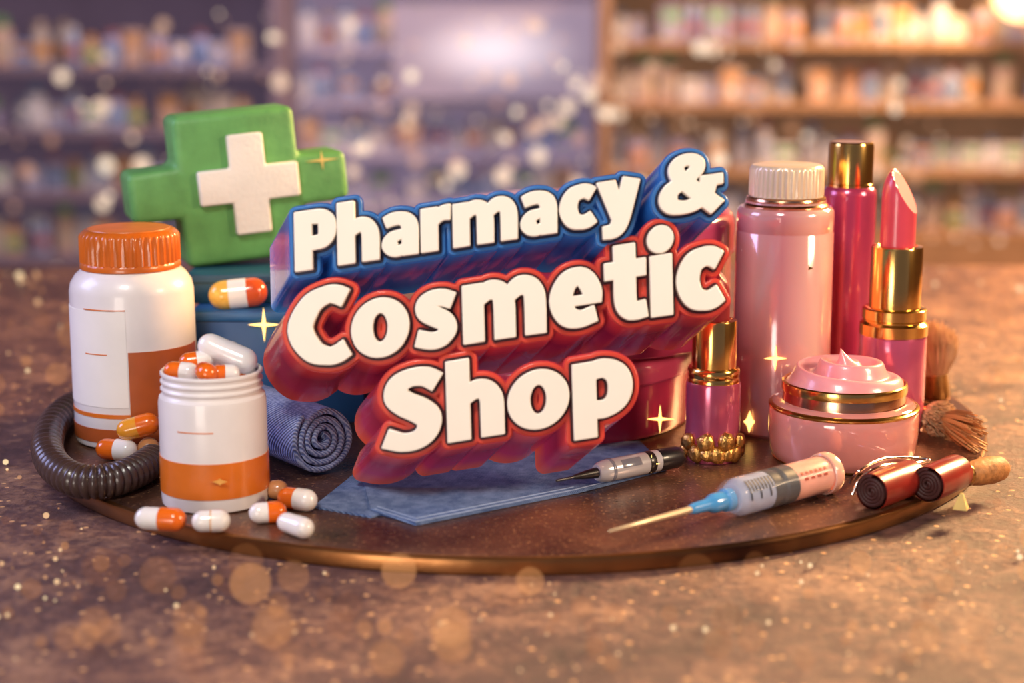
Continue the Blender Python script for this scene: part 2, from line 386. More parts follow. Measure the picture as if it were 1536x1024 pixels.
# light panel in front of the middle unit
def glowpanel():
    m = bpy.data.materials.new('soft glowing diffuser'); m.use_nodes = True; nt = m.node_tree; b = nt.nodes['Principled BSDF']; L = nt.links
    tc = nt.nodes.new('ShaderNodeTexCoord'); mp = nt.nodes.new('ShaderNodeMapping'); mp.inputs['Location'].default_value = (-1, 0, -1); mp.inputs['Scale'].default_value = (2, 0, 2)
    gr = nt.nodes.new('ShaderNodeTexGradient'); gr.gradient_type = 'SPHERICAL'; L.new(tc.outputs['Generated'], mp.inputs[0]); L.new(mp.outputs[0], gr.inputs[0])
    mr = nt.nodes.new('ShaderNodeMapRange'); mr.interpolation_type = 'SMOOTHSTEP'; mr.inputs[3].default_value = .1; mr.inputs[4].default_value = .85; L.new(gr.outputs['Fac'], mr.inputs[0])
    b.inputs['Base Color'].default_value = lin('#a093ac'); b.inputs['Emission Color'].default_value = lin('#f6e6e6'); L.new(mr.outputs[0], b.inputs['Emission Strength'])
    return m
PYL = 4.49
a = AY(596, 142, PYL); b = AY(890, 10, PYL)
t = thing('light_panel', 'softly glowing white light panel high on the middle shelf unit', 'light', ((a.x + b.x) / 2, PYL, a.z))
bm = bmesh.new(); box(bm, a.x - t.location.x, -.02, 0, b.x - t.location.x, 0, b.z - a.z); obj('diffuser', bm, glowpanel(), t)
bm = bmesh.new(); w = (b.x - a.x) / 2; h = b.z - a.z
box(bm, -w - .012, -.025, -.012, w + .012, 0, 0); box(bm, -w - .012, -.025, h, w + .012, 0, h + .012); box(bm, -w - .012, -.025, 0, -w, 0, h); box(bm, w, -.025, 0, w + .012, 0, h)
obj('frame', bm, shelf_lav, t)
# warm lamp on the right unit
p = AY(1535, -14, 3.9)
t = thing('wall_lamp', 'glowing warm globe lamp on the front of the right shelf unit', 'lamp', p)
bm = bmesh.new(); bmesh.ops.create_uvsphere(bm, u_segments=24, v_segments=16, radius=.085); obj('globe', bm, mat('glowing amber glass', '#ffcf90', 0.3, emis=5), t)
bm = tube([Vector((0, 0, .08)), Vector((0, 0, .11)), Vector((0, .1, .115))], .01, 10); obj('bracket', bm, M['gold_dark'], t)

# ------------------------------------------------------------------ round tray
RT = 0.31
def bronze(name):
    m = bpy.data.materials.new(name); m.use_nodes = True; nt = m.node_tree; b = nt.nodes['Principled BSDF']; L = nt.links
    tc = nt.nodes.new('ShaderNodeTexCoord')
    n1 = nt.nodes.new('ShaderNodeTexNoise'); n1.inputs['Scale'].default_value = 16; n1.inputs['Detail'].default_value = 10; n1.inputs['Roughness'].default_value = .7
    n2 = nt.nodes.new('ShaderNodeTexNoise'); n2.inputs['Scale'].default_value = 420; n2.inputs['Detail'].default_value = 3
    for n in (n1, n2): L.new(tc.outputs['Object'], n.inputs['Vector'])
    cp = nt.nodes.new('ShaderNodeValToRGB'); e = cp.color_ramp.elements
    e[0].position = .35; e[0].color = lin('#3a2824'); e[1].position = .72; e[1].color = lin('#8e604a')
    L.new(n1.outputs['Fac'], cp.inputs[0])
    mx = nt.nodes.new('ShaderNodeMix'); mx.data_type = 'RGBA'; mr = nt.nodes.new('ShaderNodeMapRange'); mr.inputs[1].default_value = .6; mr.inputs[2].default_value = .7
    L.new(n2.outputs['Fac'], mr.inputs[0]); L.new(mr.outputs[0], mx.inputs[0]); L.new(cp.outputs[0], mx.inputs[6]); mx.inputs[7].default_value = lin('#c4946c')
    L.new(mx.outputs[2], b.inputs['Base Color']); b.inputs['Metallic'].default_value = .45
    r2 = nt.nodes.new('ShaderNodeMapRange'); r2.inputs[3].default_value = .16; r2.inputs[4].default_value = .45
    L.new(n1.outputs['Fac'], r2.inputs[0]); L.new(r2.outputs[0], b.inputs['Roughness'])
    bp = nt.nodes.new('ShaderNodeBump'); bp.inputs['Strength'].default_value = .22; bp.inputs['Distance'].default_value = .001
    L.new(n2.outputs['Fac'], bp.inputs['Height']); L.new(bp.outputs[0], b.inputs['Normal'])
    return m
t = thing('round_tray', 'large round brown bronze tray carrying the lettering and all the products', 'tray', (0, 0, TABLE))
obj('tray_top', lathe([(0, -TABLE), (RT * .5, -TABLE), (RT - .003, -TABLE)], 160), bronze('speckled bronze'), t)
obj('tray_rim', lathe([(RT - .003, -TABLE), (RT - .0018, -TABLE - .0002), (RT - .0007, -TABLE - .0009), (RT, -TABLE - .0026), (RT, .0012), (RT - .001, 0), (0, 0)], 160), mat('bronze rim with painted glints', '#b47c4a', .28, metal=.95, col2='#3e2820', nscale=9, bump=.08, bscale=90), t)  # patchy gold and dark tones paint highlights into the rim

# ------------------------------------------------------------------ lettering
def bxp(x0, y0, x1, y1): return [[(x0, y0), (x1, y0), (x1, y1), (x0, y1)]]
def ell(cx, cy, rx, ry, n=40, rev=False):
    P = [(cx + rx * math.cos(2 * PI * k / n), cy + ry * math.sin(2 * PI * k / n)) for k in range(n)]
    return P[::-1] if rev else P
def st(pts, W, n=5):
    P = cr([(x, y, w) for (x, y), w in zip(pts, W)], n)
    Lf, Rt = [], []
    for i, p in enumerate(P):
        d = P[min(i + 1, len(P) - 1)] - P[max(i - 1, 0)]
        l = math.hypot(d.x, d.y) or 1; nx, ny = -d.y / l, d.x / l
        Lf.append((p.x + nx * p.z / 2, p.y + ny * p.z / 2)); Rt.append((p.x - nx * p.z / 2, p.y - ny * p.z / 2))
    return [Lf + Rt[::-1]]
def glyph(ch):
    if ch == 'P': return 69, [bxp(0, 0, 28, 100), st([(14, 89), (36, 89), (49, 86), (56, 76), (56, 58), (49, 47), (36, 44), (14, 44)], [22, 22, 24, 28, 28, 24, 22, 22])]
    if ch == 'h': return 71, [bxp(0, 0, 28, 105), st([(18, 50), (33, 62), (46, 62.5), (54, 54), (57, 40), (57, 0)], [16, 22, 23, 26, 28, 28])]
    if ch == 'm':
        a = [(18, 50), (32, 62), (44, 62.5), (53, 55), (56, 40), (56, 0)]; W = [16, 22, 23, 25, 27, 27]
        return 112, [bxp(0, 0, 27, 73), st(a, W), st([(x + 42, y) for x, y in a], W)]
    if ch == 'r': return 50, [bxp(0, 0, 28, 73), st([(18, 46), (28, 57), (39, 62.5), (50, 62.5)], [16, 20, 23, 25])]
    if ch == 'a': return 63, [st([(6, 60), (19, 64), (33, 64), (44, 58), (49, 45), (49, 0)], [18, 20, 20, 24, 27, 27]),
                              st([(49, 37), (32, 36.5), (18, 32), (13.5, 21), (18, 11.5), (29, 8.5), (40, 13), (50, 21)], [13, 14, 20, 26, 20, 17, 14, 13])]
    if ch == 'c': return 60, [st([(57, 57), (48, 62.5), (37, 63.5), (22, 57), (14.5, 37), (22, 17), (37, 10.5), (48, 11.5), (58, 17)], [22, 22, 22, 26, 29, 26, 22, 22, 21])]
    if ch == 'y': return 75, [[[(0, 73), (31, 73), (48, 14), (28, 0)]], st([(60, 73), (44, 18), (36, -4), (26, -13), (9, -14)], [29, 29, 27, 23, 20])]
    if ch == '&': return 97, [st([(88, 2), (62, 29), (38, 54), (27, 72), (30, 85), (43, 91), (56, 86), (59, 75), (51, 64), (34, 52), (18, 41), (13.5, 26), (20, 14), (37, 9.5), (55, 13), (70, 26), (77, 44), (79, 53)],
                                 [26, 25, 23, 22, 20, 18, 20, 21, 20, 21, 24, 26, 24, 20, 20, 22, 21, 21]), bxp(64, 42, 97, 58)]
    if ch == 'C': return 80, [st([(78, 83), (67, 89), (53, 90.5), (31, 80), (16, 50), (31, 20), (53, 9.5), (67, 11), (79, 17)], [23, 23, 22, 28, 32, 28, 22, 23, 22])]
    if ch == 'o': return 77, [[ell(38.5, 36.5, 38.5, 38), ell(38.5, 36.5, 11.5, 20, rev=True)]]
    if ch == 's': return 62, [st([(54, 57.5), (41, 63), (27, 63.5), (17, 57.5), (17.5, 48), (30, 40), (43, 32), (47, 21), (38, 11.5), (24, 9.5), (5, 15)], [20, 20, 20, 22, 23, 24, 23, 22, 20, 20, 20])]
    if ch == 'e': return 69, [st([(57, 29), (57.5, 42), (50, 57), (38, 63.5), (23, 57), (14.5, 37), (22, 17), (39, 10), (61, 14.5)], [24, 24, 23, 21, 26, 29, 26, 20, 19]), bxp(20, 28, 64, 38.5)]
    if ch == 't': return 56, [st([(27, 93), (27, 60), (27, 26), (32, 14), (42, 10.5), (55, 12)], [28, 28, 28, 25, 21, 20]), bxp(0, 53, 55, 73)]
    if ch == 'i': return 29, [bxp(0, 0, 28, 73), [ell(14, 93, 17, 16)]]
    if ch == 'S': return 76, [st([(70, 82), (55, 91.5), (36, 93), (21, 86), (17.5, 72), (28, 60), (47, 48), (58.5, 36), (56, 20), (43, 10), (24, 9.5), (3, 18)], [24, 23, 22, 26, 29, 30, 31, 30, 27, 23, 22, 24])]
    if ch == 'p': return 75, [bxp(0, -24, 28, 73), st([(15, 54), (30, 62.5), (44, 61.5), (56, 52), (60, 36.5), (56, 21), (44, 11.5), (30, 10.5), (15, 18)], [17, 22, 23, 27, 29, 27, 22, 21, 17])]
STEP = 0.7
def piece_sdf(cons, GX, GY):
    d2 = np.full(GX.shape, 1e9); wn = np.zeros(GX.shape, int)
    for P in cons:
        for (x0, y0), (x1, y1) in zip(P, P[1:] + P[:1]):
            ex, ey = x1 - x0, y1 - y0; l2 = ex * ex + ey * ey
            if l2 < 1e-9: continue
            wx = GX - x0; wy = GY - y0
            t_ = np.clip((wx * ex + wy * ey) / l2, 0, 1)
            d2 = np.minimum(d2, (wx - ex * t_) ** 2 + (wy - ey * t_) ** 2)
            il = ex * wy - ey * wx
            wn += ((y0 <= GY) & (y1 > GY) & (il > 0)).astype(int) - ((y0 > GY) & (y1 <= GY) & (il < 0)).astype(int)
    d = np.sqrt(d2); return np.where(wn != 0, -d, d)
def rdp(P, tol):
    if len(P) < 3: return P
    a = np.array(P); p, q = a[0], a[-1]; e = q - p; l = math.hypot(*e) or 1e-9
    d = np.abs(e[0] * (a[:, 1] - p[1]) - e[1] * (a[:, 0] - p[0])) / l
    if np.allclose(p, q): d = np.hypot(a[:, 0] - p[0], a[:, 1] - p[1])
    k = int(d.argmax())
    if d[k] <= tol: return [P[0], P[-1]]
    return rdp(P[:k + 1], tol)[:-1] + rdp(P[k:], tol)
def contours(A, ix0, iy0, level, tol=0.12):
    B = A - level; S = B < 0; adj = {}; pos = {}
    mixed = S[:-1, :-1].astype(int) + S[1:, :-1] + S[1:, 1:] + S[:-1, 1:]
    for j, i in zip(*np.where((mixed > 0) & (mixed < 4))):
        E = []
        for key, (ja, ia), (jb, ib) in ((('h', j, i), (j, i), (j, i + 1)), (('v', j, i + 1), (j, i + 1), (j + 1, i + 1)), (('h', j + 1, i), (j + 1, i), (j + 1, i + 1)), (('v', j, i), (j, i), (j + 1, i))):
            if S[ja, ia] != S[jb, ib]:
                if key not in pos:
                    f = B[ja, ia] / (B[ja, ia] - B[jb, ib]); pos[key] = ((ia + (ib - ia) * f + ix0) * STEP, (ja + (jb - ja) * f + iy0) * STEP)
                E.append(key)
        pairs = [(E[0], E[1])] if len(E) == 2 else [(E[0], E[3]), (E[1], E[2])]
        for a_, b_ in pairs:
            adj.setdefault(a_, []).append(b_); adj.setdefault(b_, []).append(a_)
    loops = []; seen = set()
    for k0 in adj:
        if k0 in seen: continue
        loop = [k0]; seen.add(k0); cur = k0
        while True:
            nx = [k for k in adj[cur] if k not in seen]
            if not nx: break
            cur = nx[0]; seen.add(cur); loop.append(cur)
        P = [pos[k] for k in loop]
        if len(P) < 8: continue
        h_ = len(P) // 2
        Q = rdp(P[:h_ + 1], tol)[:-1] + rdp(P[h_:] + P[:1], tol)[:-1]
        if len(Q) > 3: loops.append(Q)
    return loops
D0 = 0.90
FW = Vector((0, c, -s)); UP = Vector((0, s, c)); NN = -FW
CAMP = Vector((0, CAMY, H))
ORG = CAMP + FW * D0
def solid(name, loops, z0, z1, m, parent, root, bev=0.0, sh=(0, 0)):
    cu = bpy.data.curves.new(name, 'CURVE'); cu.dimensions = '2D'; cu.fill_mode = 'BOTH'
    for P in loops:
        sp = cu.splines.new('POLY'); sp.points.add(len(P) - 1)
        for q, (x, y) in zip(sp.points, P): q.co = ((x - 768) * D0 / F, (512 - y) * D0 / F, 0, 1)
        sp.use_cyclic_u = True
    th = z1 - z0; cu.extrude = max(th / 2 - bev, 1e-5); cu.bevel_depth = bev; cu.bevel_resolution = 2
    o = bpy.data.objects.new(name, cu); C.objects.link(o); bpy.context.view_layer.update()
    dg = bpy.context.evaluated_depsgraph_get()
    me = bpy.data.meshes.new_from_object(o.evaluated_get(dg))
    bpy.data.objects.remove(o); bpy.data.curves.remove(cu)
    me.name = name; me.materials.clear()
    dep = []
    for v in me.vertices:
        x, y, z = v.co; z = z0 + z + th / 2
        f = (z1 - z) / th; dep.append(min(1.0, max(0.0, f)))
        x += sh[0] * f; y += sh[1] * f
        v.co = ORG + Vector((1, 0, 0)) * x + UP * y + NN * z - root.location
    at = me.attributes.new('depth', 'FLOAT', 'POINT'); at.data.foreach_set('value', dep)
    return objm(name, me, m, parent, 40)
root = thing('shop_sign', 'raised ivory lettering reading Pharmacy & Cosmetic Shop on blue and red blocks', 'sign', G(740, 728))
def word(runs, y0, k, slope, lean, rim, block, line, off, grow=0.0):
    letters = []
    x00 = runs[0][1]; x99 = runs[-1][2]
    for text, xa, xb in runs:
        gs = [glyph(ch) for ch in text]; gap = 6.5
        tw = sum(g[0] for g in gs) + gap * (len(gs) - 1); kx = (xb - xa) / tw; x = 0
        for ch, (w_, pcs) in zip(text, gs):
            def mp(q):
                X_ = xa + kx * (q[0] + x); ke = k * (1 + grow * (X_ - x00) / (x99 - x00))
                return (X_ - lean * k * (q[1] - 37), y0 - ke * q[1] - slope * (X_ - x00))
            letters.append((ch, [[[mp(q) for q in con] for con in pc] for pc in pcs])); x += w_ + gap
    allp = [q for _, pcs in letters for pc in pcs for con in pc for q in con]
    mg = 24
    IX0 = int((min(q[0] for q in allp) - mg) / STEP); IX1 = int((max(q[0] for q in allp) + mg) / STEP)
    IY0 = int((min(q[1] for q in allp) - mg) / STEP); IY1 = int((max(q[1] for q in allp) + mg) / STEP)
    W = np.full((IY1 - IY0 + 1, IX1 - IX0 + 1), 50.0); lets = []
    for ch, pcs in letters:
        pp = [q for pc in pcs for con in pc for q in con]
        a0 = max(IX0, int((min(q[0] for q in pp) - mg) / STEP)); a1 = min(IX1, int((max(q[0] for q in pp) + mg) / STEP))
        b0 = max(IY0, int((min(q[1] for q in pp) - mg) / STEP)); b1 = min(IY1, int((max(q[1] for q in pp) + mg) / STEP))
        GX, GY = np.meshgrid(np.arange(a0, a1 + 1) * STEP, np.arange(b0, b1 + 1) * STEP)
        A = np.full(GX.shape, 50.0)
        for pc in pcs: A = np.minimum(A, piece_sdf(pc, GX, GY))
        d = np.abs(piece_sdf(contours(A, a0, b0, .3, .2), GX, GY))
        A = np.where(A < .3, -d, d)
        lets.append((ch, contours(A, a0, b0, -.35)))
        sl = W[b0 - IY0:b1 - IY0 + 1, a0 - IX0:a1 - IX0 + 1]; np.minimum(sl, A, out=sl)
    L_ = 0.036
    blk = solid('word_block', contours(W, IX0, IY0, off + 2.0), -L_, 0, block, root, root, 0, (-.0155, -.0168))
    solid('outline_plate', contours(W, IX0, IY0, off - 1.5), 0, .0035, rim, blk, root, .0006)
    solid('outline_plate', contours(W, IX0, IY0, 5.4), .0035, .0045, line, blk, root)  # dark plate painting the shadow around the letters
    for ch, lp in lets:
        solid('letter', lp, .0045, .0115, M['cream_face'], blk, root, .0006)
word([('Pharmacy', 447, 958), ('&', 986, 1080)], 408, .86, .150, .02, M['blue_rim'], M['blue_block'], M['navy_shadow'], 10.5)
word([('Cosmetic', 437, 1078)], 552, 1.10, .142, .03, M['red_rim'], M['red_block'], M['maroon_shadow'], 11.5, .12)
word([('Shop', 577, 946)], 677, 1.12, .165, .03, M['red_rim'], M['shop_block'], M['maroon_shadow'], 11.5, .02)

# ------------------------------------------------------------------ pill bottle
X, Y = spot(203, 677, 91, 550)
t = thing('pill_bottle', 'tall white pill bottle with a ridged orange screw cap', 'bottle', (X, Y, 0))
obj('bottle_body', lathe(prof([(0, None), (84, None), (90, 650), (91.5, 642), (91.5, 432), (89, 420), (82, 409), (72, 400), (66, 396), (66, 390), (0, 390)], Y), 96), M['white'], t)
def ridges(n, amp, z0, z1):
    return lambda r, z, a: r * (1 + (amp * max(-.4, math.cos(n * a)) if z0 < z < z1 else 0))
cap_o = obj('screw_cap', lathe(prof([(66, 400), (74, 399), (74.5, 394), (73, 390.5), (72.5, 390), (72.5, 370), (72.5, 352), (72, 348), (66, 343), (60, 342), (0, 342)], Y), 240, ridges(40, .026, AY(768, 390.2, Y).z, AY(768, 351.5, Y).z)), M['orange'], t)
obj('cap_disc', lathe(prof([(61, 342.5), (60, 340.8), (57, 340.5), (0, 340.5)], Y), 72), mat('brushed orange plastic', '#c9702c', .35, var=.1), cap_o)
FR = -PI / 2
def shell(par, name, hw, ra, rb, sa, sb, m, n=24):
    P = prof([(hw - 1, ra), (hw, ra), (hw, rb), (hw - 1, rb)], Y0)
    return obj(name, lathe(P, n, a0=FR + R(sa), a1=FR + R(sb)), m, par)
Y0 = Y
lb = shell(t, 'label', 92.3, 452, 590, -88, 6, M['label'])
shell(t, 'orange_label', 92.4, 510, 606, 7, 88, M['orange_dark'])
shell(lb, 'printed_line', 92.8, 449, 450.4, -36, 6, M['orange_band']); shell(lb, 'printed_line', 92.8, 513, 514.4, -36, -12, M['orange_band'])
shell(t, 'painted_band', 92.3, 600, 606, -88, 88, M['orange_band']); shell(t, 'painted_band', 92.3, 622, 642, -88, 88, M['orange_dark'])  # lower rust band paints the orange reflection at the bottle's foot

# ------------------------------------------------------------------ open jar of pills
X, Y = spot(321, 772, 80, 660); Y0 = Y; JX, JY = X, Y
t = thing('pill_jar', 'open white jar with an orange band, heaped with capsules', 'jar', (X, Y, 0))
obj('jar_body', lathe(prof([(0, None), (74, None), (79, 746), (80, 738), (80, 598), (78.5, 590), (75, 587), (73.5, 585), (73.5, 582), (76, 579), (76, 577), (73.5, 574), (73.5, 571), (76, 568), (76, 566), (73.5, 563), (74, 559), (76, 557), (76, 554), (74, 552), (71, 553), (70, 560), (70, 568), (0, 568)], Y), 96), M['white'], t)
bd = shell(t, 'painted_band', 81, 675, 727, -180, 180, M['orange_band'], 96)
shell(t, 'printed_line', 80.6, 629, 630.4, -30, 10, M['orange_band'])
P = AY(330, 722, Y - 81.6 * SC(700, Y)); bm = star(5 * SC(700, Y), 11 * SC(700, Y), .0006, .8); o = obj('diamond_mark', shift(bm, P - Vector((X, Y, 0))), mat('amber print', '#f4b050', .4), bd)

# ------------------------------------------------------------------ capsules
def capsule(p, d, L_, r, ma, mb, label, group=None, ring=None, name='capsule'):
    d = Vector(d).normalized()
    t = thing(name, label, 'capsule', p, q_axis(d), group)
    def half(sg, rr, m, nm, ext):
        P = [(rr, -ext)] + [(rr * math.cos(PI / 2 * k / 8), L_ / 2 - r + r * math.sin(PI / 2 * k / 8)) for k in range(9)]
        P[-1] = (0, L_ / 2)
        bm = lathe([(x, z * sg) for x, z in P], 28); return obj(nm, bm, m, t)
    half(-1, r * .96, ma, 'capsule_body', r * .2); half(1, r, mb, 'capsule_cap', 0)
    if ring: obj('printed_line', lathe([(r * 1.0, -r * .05), (r * 1.012, -r * .04), (r * 1.012, r * .04), (r, r * .05)], 28), ring, t)
    return t
def ground_cap(pa, pb, dia, ma, mb, label, ring=None, zb=0.0):
    p0 = G((pa[0] + pb[0]) / 2, (pa[1] + pb[1]) / 2, .0065)
    r = dia / 2 * (p0 - CAMP).dot(FW) / F
    A = G(*pa, zb + r); B = G(*pb, zb + r)
    return capsule((A + B) / 2, B - A, (B - A).length, r, ma, mb, label, 'loose capsules on the tray', ring)
W_, O_ = M['pill_white'], M['pill_orange']
ground_cap((203, 776), (279, 780), 36, W_, O_, 'white and orange capsule lying leftmost in front of the open jar')
ground_cap((287, 782), (346, 780), 34, W_, W_, 'plain white capsule lying right below the open jar', M['pill_amber'])
ground_cap((373, 770), (430, 766), 33, W_, O_, 'orange and white capsule lying beside the foot of the open jar')
ground_cap((418, 744), (474, 752), 34, O_, W_, 'orange and white capsule lying nearest the blue towel roll')
ground_cap((421, 780), (466, 795), 32, W_, W_, 'small plain white capsule lying nearest the tray edge')
ground_cap((398, 733), (432, 735), 30, M['pill_tan'], M['pill_tan'], 'orange capsule painted in tan shade behind the orange ones beside the open jar')  # tan colour paints the shadow over an orange capsule
ground_cap((145, 672), (205, 676), 33, O_, W_, 'orange and white capsule lying at the foot of the pill bottle')
bp_ = G(223, 672, .0066)
bm = bmesh.new(); bmesh.ops.create_uvsphere(bm, u_segments=28, v_segments=18, radius=.0066)
o = obj('pill', bm, M['pill_tan']); o.location = bp_; tag(o, 'round tan pill between the pill bottle and the open jar', 'pill')
pf = bp_ + Vector((-.0055, -.001, .0136)); dpx = Vector((.95, .1, .25))
capsule(pf, dpx, .0262, .0068, M['pill_amber'], M['pill_orange'], 'amber capsule leaning on the round tan pill beside the jar', 'loose capsules on the tray')
def heap(px, py, d, Lp, dp, ma, mb, label, dy=0.0):
    yy = JY + dy; p = AY(px, py, yy); sc = SC(py, yy)
    capsule(p, d, Lp * sc, dp / 2 * sc, ma, mb, label, 'capsules heaped in the open jar')
heap(272, 557, (1, -.15, -.05), 54, 30, O_, W_, 'orange and white capsule at the left rim of the heaped jar', -.004)
heap(337, 560, (1, .25, -.06), 46, 28, O_, W_, 'orange capsule with white end at the right of the jar heap', -.010)
heap(296, 541, (1, .2, .1), 54, 30, O_, W_, 'orange and white capsule in the middle of the jar heap', .004)
heap(341, 530, (1, -.2, -.38), 95, 40, W_, W_, 'large plain white capsule on top of the jar heap', .006)
heap(309, 558, (1, -1.6, -.2), 42, 31, M['pill_red'], O_, 'red orange capsule seen end on in the jar heap', -.014)
heap(362, 556, (1, .8, -.1), 46, 28, O_, W_, 'orange capsule by the right rim of the jar heap', .008)
heap(300, 570, (1, .5, 0), 46, 28, W_, O_, 'white capsule low in the jar heap', .012)

# ------------------------------------------------------------------ boxes and green cross
pb = G(380, 634); YB = pb.y
x0, x1 = AY(288, 520, YB).x, AY(545, 520, YB).x
zt = AY(380, 468, YB).z
t = thing('carton', 'blue carton under the teal box behind the pill bottles', 'box', ((x0 + x1) / 2, YB + .055, 0))
ox, oy, _ = t.location
bm = bmesh.new(); box(bm, x0 - ox, YB - oy, 0, x1 - ox, YB + .11 - oy, zt - .006, .0015); obj('box_body', bm, M['navy'], t)
bm = bmesh.new(); box(bm, x0 - ox - .001, YB - oy - .001, zt - .0062, x1 - ox + .001, YB + .111 - oy, zt, .0012); obj('box_lid', bm, mat('blue lid card', '#266098', .4, var=.1), t)
P = AY(396, 487, YB - .0016); obj('painted_sparkle', shift(star(26 * SC(487, YB), 24 * SC(487, YB), .0006, .15), P - Vector(t.location)), M['spark'], t)  # glare sparkle built as a thin glowing star
YC = YB + .07
k = SC(282, YC)
hw, hb, hh, ha, thk = 155 * k / .935, 86 * k / .935, 113 * k, 38 * k, .042
Rm = Matrix.Rotation(R(20.5), 3, 'Z') @ Matrix.Rotation(R(-4.5), 3, 'Y')
def plus_pts(w, b_, h_, a_): return [(-b_, -h_), (b_, -h_), (b_, -a_), (w, -a_), (w, a_), (b_, a_), (b_, h_), (-b_, h_), (-b_, a_), (-w, a_), (-w, -a_), (-b_, -a_)]
ctr = AY(362, 281, YC)
low = min((Rm @ Vector((x, y, z))).z for x in (-hb, hb) for y in (0, thk) for z in (-hh,))
ztl = ctr.z + low + .0006
YT = YB + .030
xa, xb = AY(276, 430, YT).x, AY(520, 430, YT).x
t = thing('carton', 'dark teal carton on the blue box carrying the green cross', 'box', ((xa + xb) / 2, YT + .04, zt))
bm = bmesh.new(); w = (xb - xa) / 2; box(bm, -w, -.04, 0, w, .04, ztl - zt, .0015); obj('box_body', bm, M['teal'], t)
bm = bmesh.new(); box(bm, -w - .0006, -.0406, (ztl - zt) * .72, w + .0006, .0406, (ztl - zt) * .75, 0); obj('lid_seam', bm, mat('dark teal', '#123a3a', .5), t)
t = thing('pharmacy_cross', 'large green pharmacy cross with a raised white plus standing on boxes', 'cross', ctr, Rm.to_euler())
bm = prism(plus_pts(hw, hb, hh, ha), 0, thk, .0055, 4)
bmesh.ops.rotate(bm, verts=bm.verts[:], cent=(0, 0, 0), matrix=Matrix.Rotation(PI / 2, 3, 'X')); shift(bm, (0, thk, 0)); cb = obj('cross_body', bm, M['green'], t, 50)
bm = prism(plus_pts(76 * k, 27 * k, 75 * k, 26 * k), 0, .007, .0018)
bmesh.ops.rotate(bm, verts=bm.verts[:], cent=(0, 0, 0), matrix=Matrix.Rotation(PI / 2, 3, 'X')); shift(bm, (11 * k, .001, 5 * k)); obj('white_plus', bm, M['plus'], t, 50)
obj('painted_sparkle', shift(star(15 * k, 26 * k, .0006, .2), (127 * k, -.0004, 27 * k)), mat('pale gold glint', '#e6c26a', .4, emis=.4), cb)  # faint sparkle painted as a pale glowing star
# capsule on the blue box
Yc = YB + .014; p = AY(357, 442, Yc); sc = SC(442, Yc); r = 22 * sc
cp = thing('capsule', 'large yellow, white and red capsule lying on the blue box', 'capsule', (p.x, Yc, zt + r), q_axis((1, .12, .09)))
L2 = 44 * sc
dome = [(r * math.cos(PI / 2 * k_ / 8), r * math.sin(PI / 2 * k_ / 8)) for k_ in range(9)]
for nm, sg, m in (('capsule_body', -1, M['pill_yellow']), ('capsule_cap', 1, M['pill_red'])):
    obj(nm, lathe([(r, sg * L2 * .3)] + [(max(0, x if i < 8 else 0), sg * (L2 - r + z)) for i, (x, z) in enumerate(dome)], 28), m, cp)
obj('white_band', lathe([(r * .97, -L2 * .32), (r * 1.02, -L2 * .3), (r * 1.02, L2 * .3), (r * .97, L2 * .32)], 28), W_, cp)

# ------------------------------------------------------------------ ribbed hose
rh = .0098
pts = [G(px, py, rh) for px, py in ((232, 688), (205, 706), (165, 720), (120, 721), (86, 703), (71, 675), (77, 642), (98, 616), (128, 603))]
path = cr(pts, 40)
tag(obj('ribbed_hose', tube(path, lambda i: rh * (.85 + .15 * abs(math.sin(i * PI / 8))), 18), M['hose']), 'dark brown ribbed hose curled around the foot of the pill bottle', 'hose')

# ------------------------------------------------------------------ towel roll and denim cloth
def spiral(r0, r1, turns, thick, L_, n=40, wobble=.012):
    bm = bmesh.new(); N = int(turns * n); A = []
    for i in range(N + 1):
        a = 2 * PI * i / n; r = r0 + (r1 - thick / 2 - r0) * i / N
        wob = 1 + wobble * math.sin(a * 3.1) + wobble * math.sin(a * 1.3)
        row = []
        for rr, e in ((r * wob - thick / 2, .25), (r * wob - thick * .2, 0), (r * wob + thick * .2, 0), (r * wob + thick / 2, .25)):
            row.append(bm.verts.new((rr * math.cos(a), rr * math.sin(a), e * thick)))
        for rr in (r * wob + thick / 2, r * wob - thick / 2): row.append(bm.verts.new((rr * math.cos(a), rr * math.sin(a), L_)))
        A.append(row)
    for p_, q_ in zip(A, A[1:]):
        for k_ in range(6):
            j_ = (k_ + 1) % 6; bm.faces.new((p_[k_], p_[j_], q_[j_], q_[k_]))
    for p_ in (A[0], A[-1]): bm.faces.new(p_)
    return bm
pe = G(487, 722); rr = .0220
ax = Vector((-.62, .78, 0)).normalized()
pc_ = Vector((pe.x - .001, pe.y + .012, rr))
t = thing('towel_roll', 'rolled blue grey towel with its spiral end facing right', 'towel', pc_, q_axis(ax))
obj('rolled_towel', spiral(.0022, rr, 3.9, .0035, .085, 44, .022), M['terry'], t, 50)
t = thing('denim_cloth', 'flat blue denim cloth lying under the lettering on the tray', 'cloth', G(700, 740))
L0 = Vector(t.location)
def flat(pxs, z0, z1): return prism([((G(a_, b_).x - L0.x), (G(a_, b_).y - L0.y)) for a_, b_ in pxs], z0, z1)
sheet = obj('cloth_sheet', flat([(556, 768), (624, 789), (868, 740), (1000, 706), (960, 666), (640, 672), (540, 705)], .0003, .0022), M['denim'], t)
obj('cloth_fold', flat([(470, 762), (557, 777), (640, 752), (600, 700), (545, 700), (520, 722)], .0001, .0012), M['denim'], t)
for ln in (((562, 763), (624, 782), (862, 734), (984, 703)), ((566, 759), (624, 777), (860, 730))):
    obj('hem_stitch', tube([G(a_, b_, .0024) - L0 for a_, b_ in ln], .00028, 6), M['stitch'], sheet)

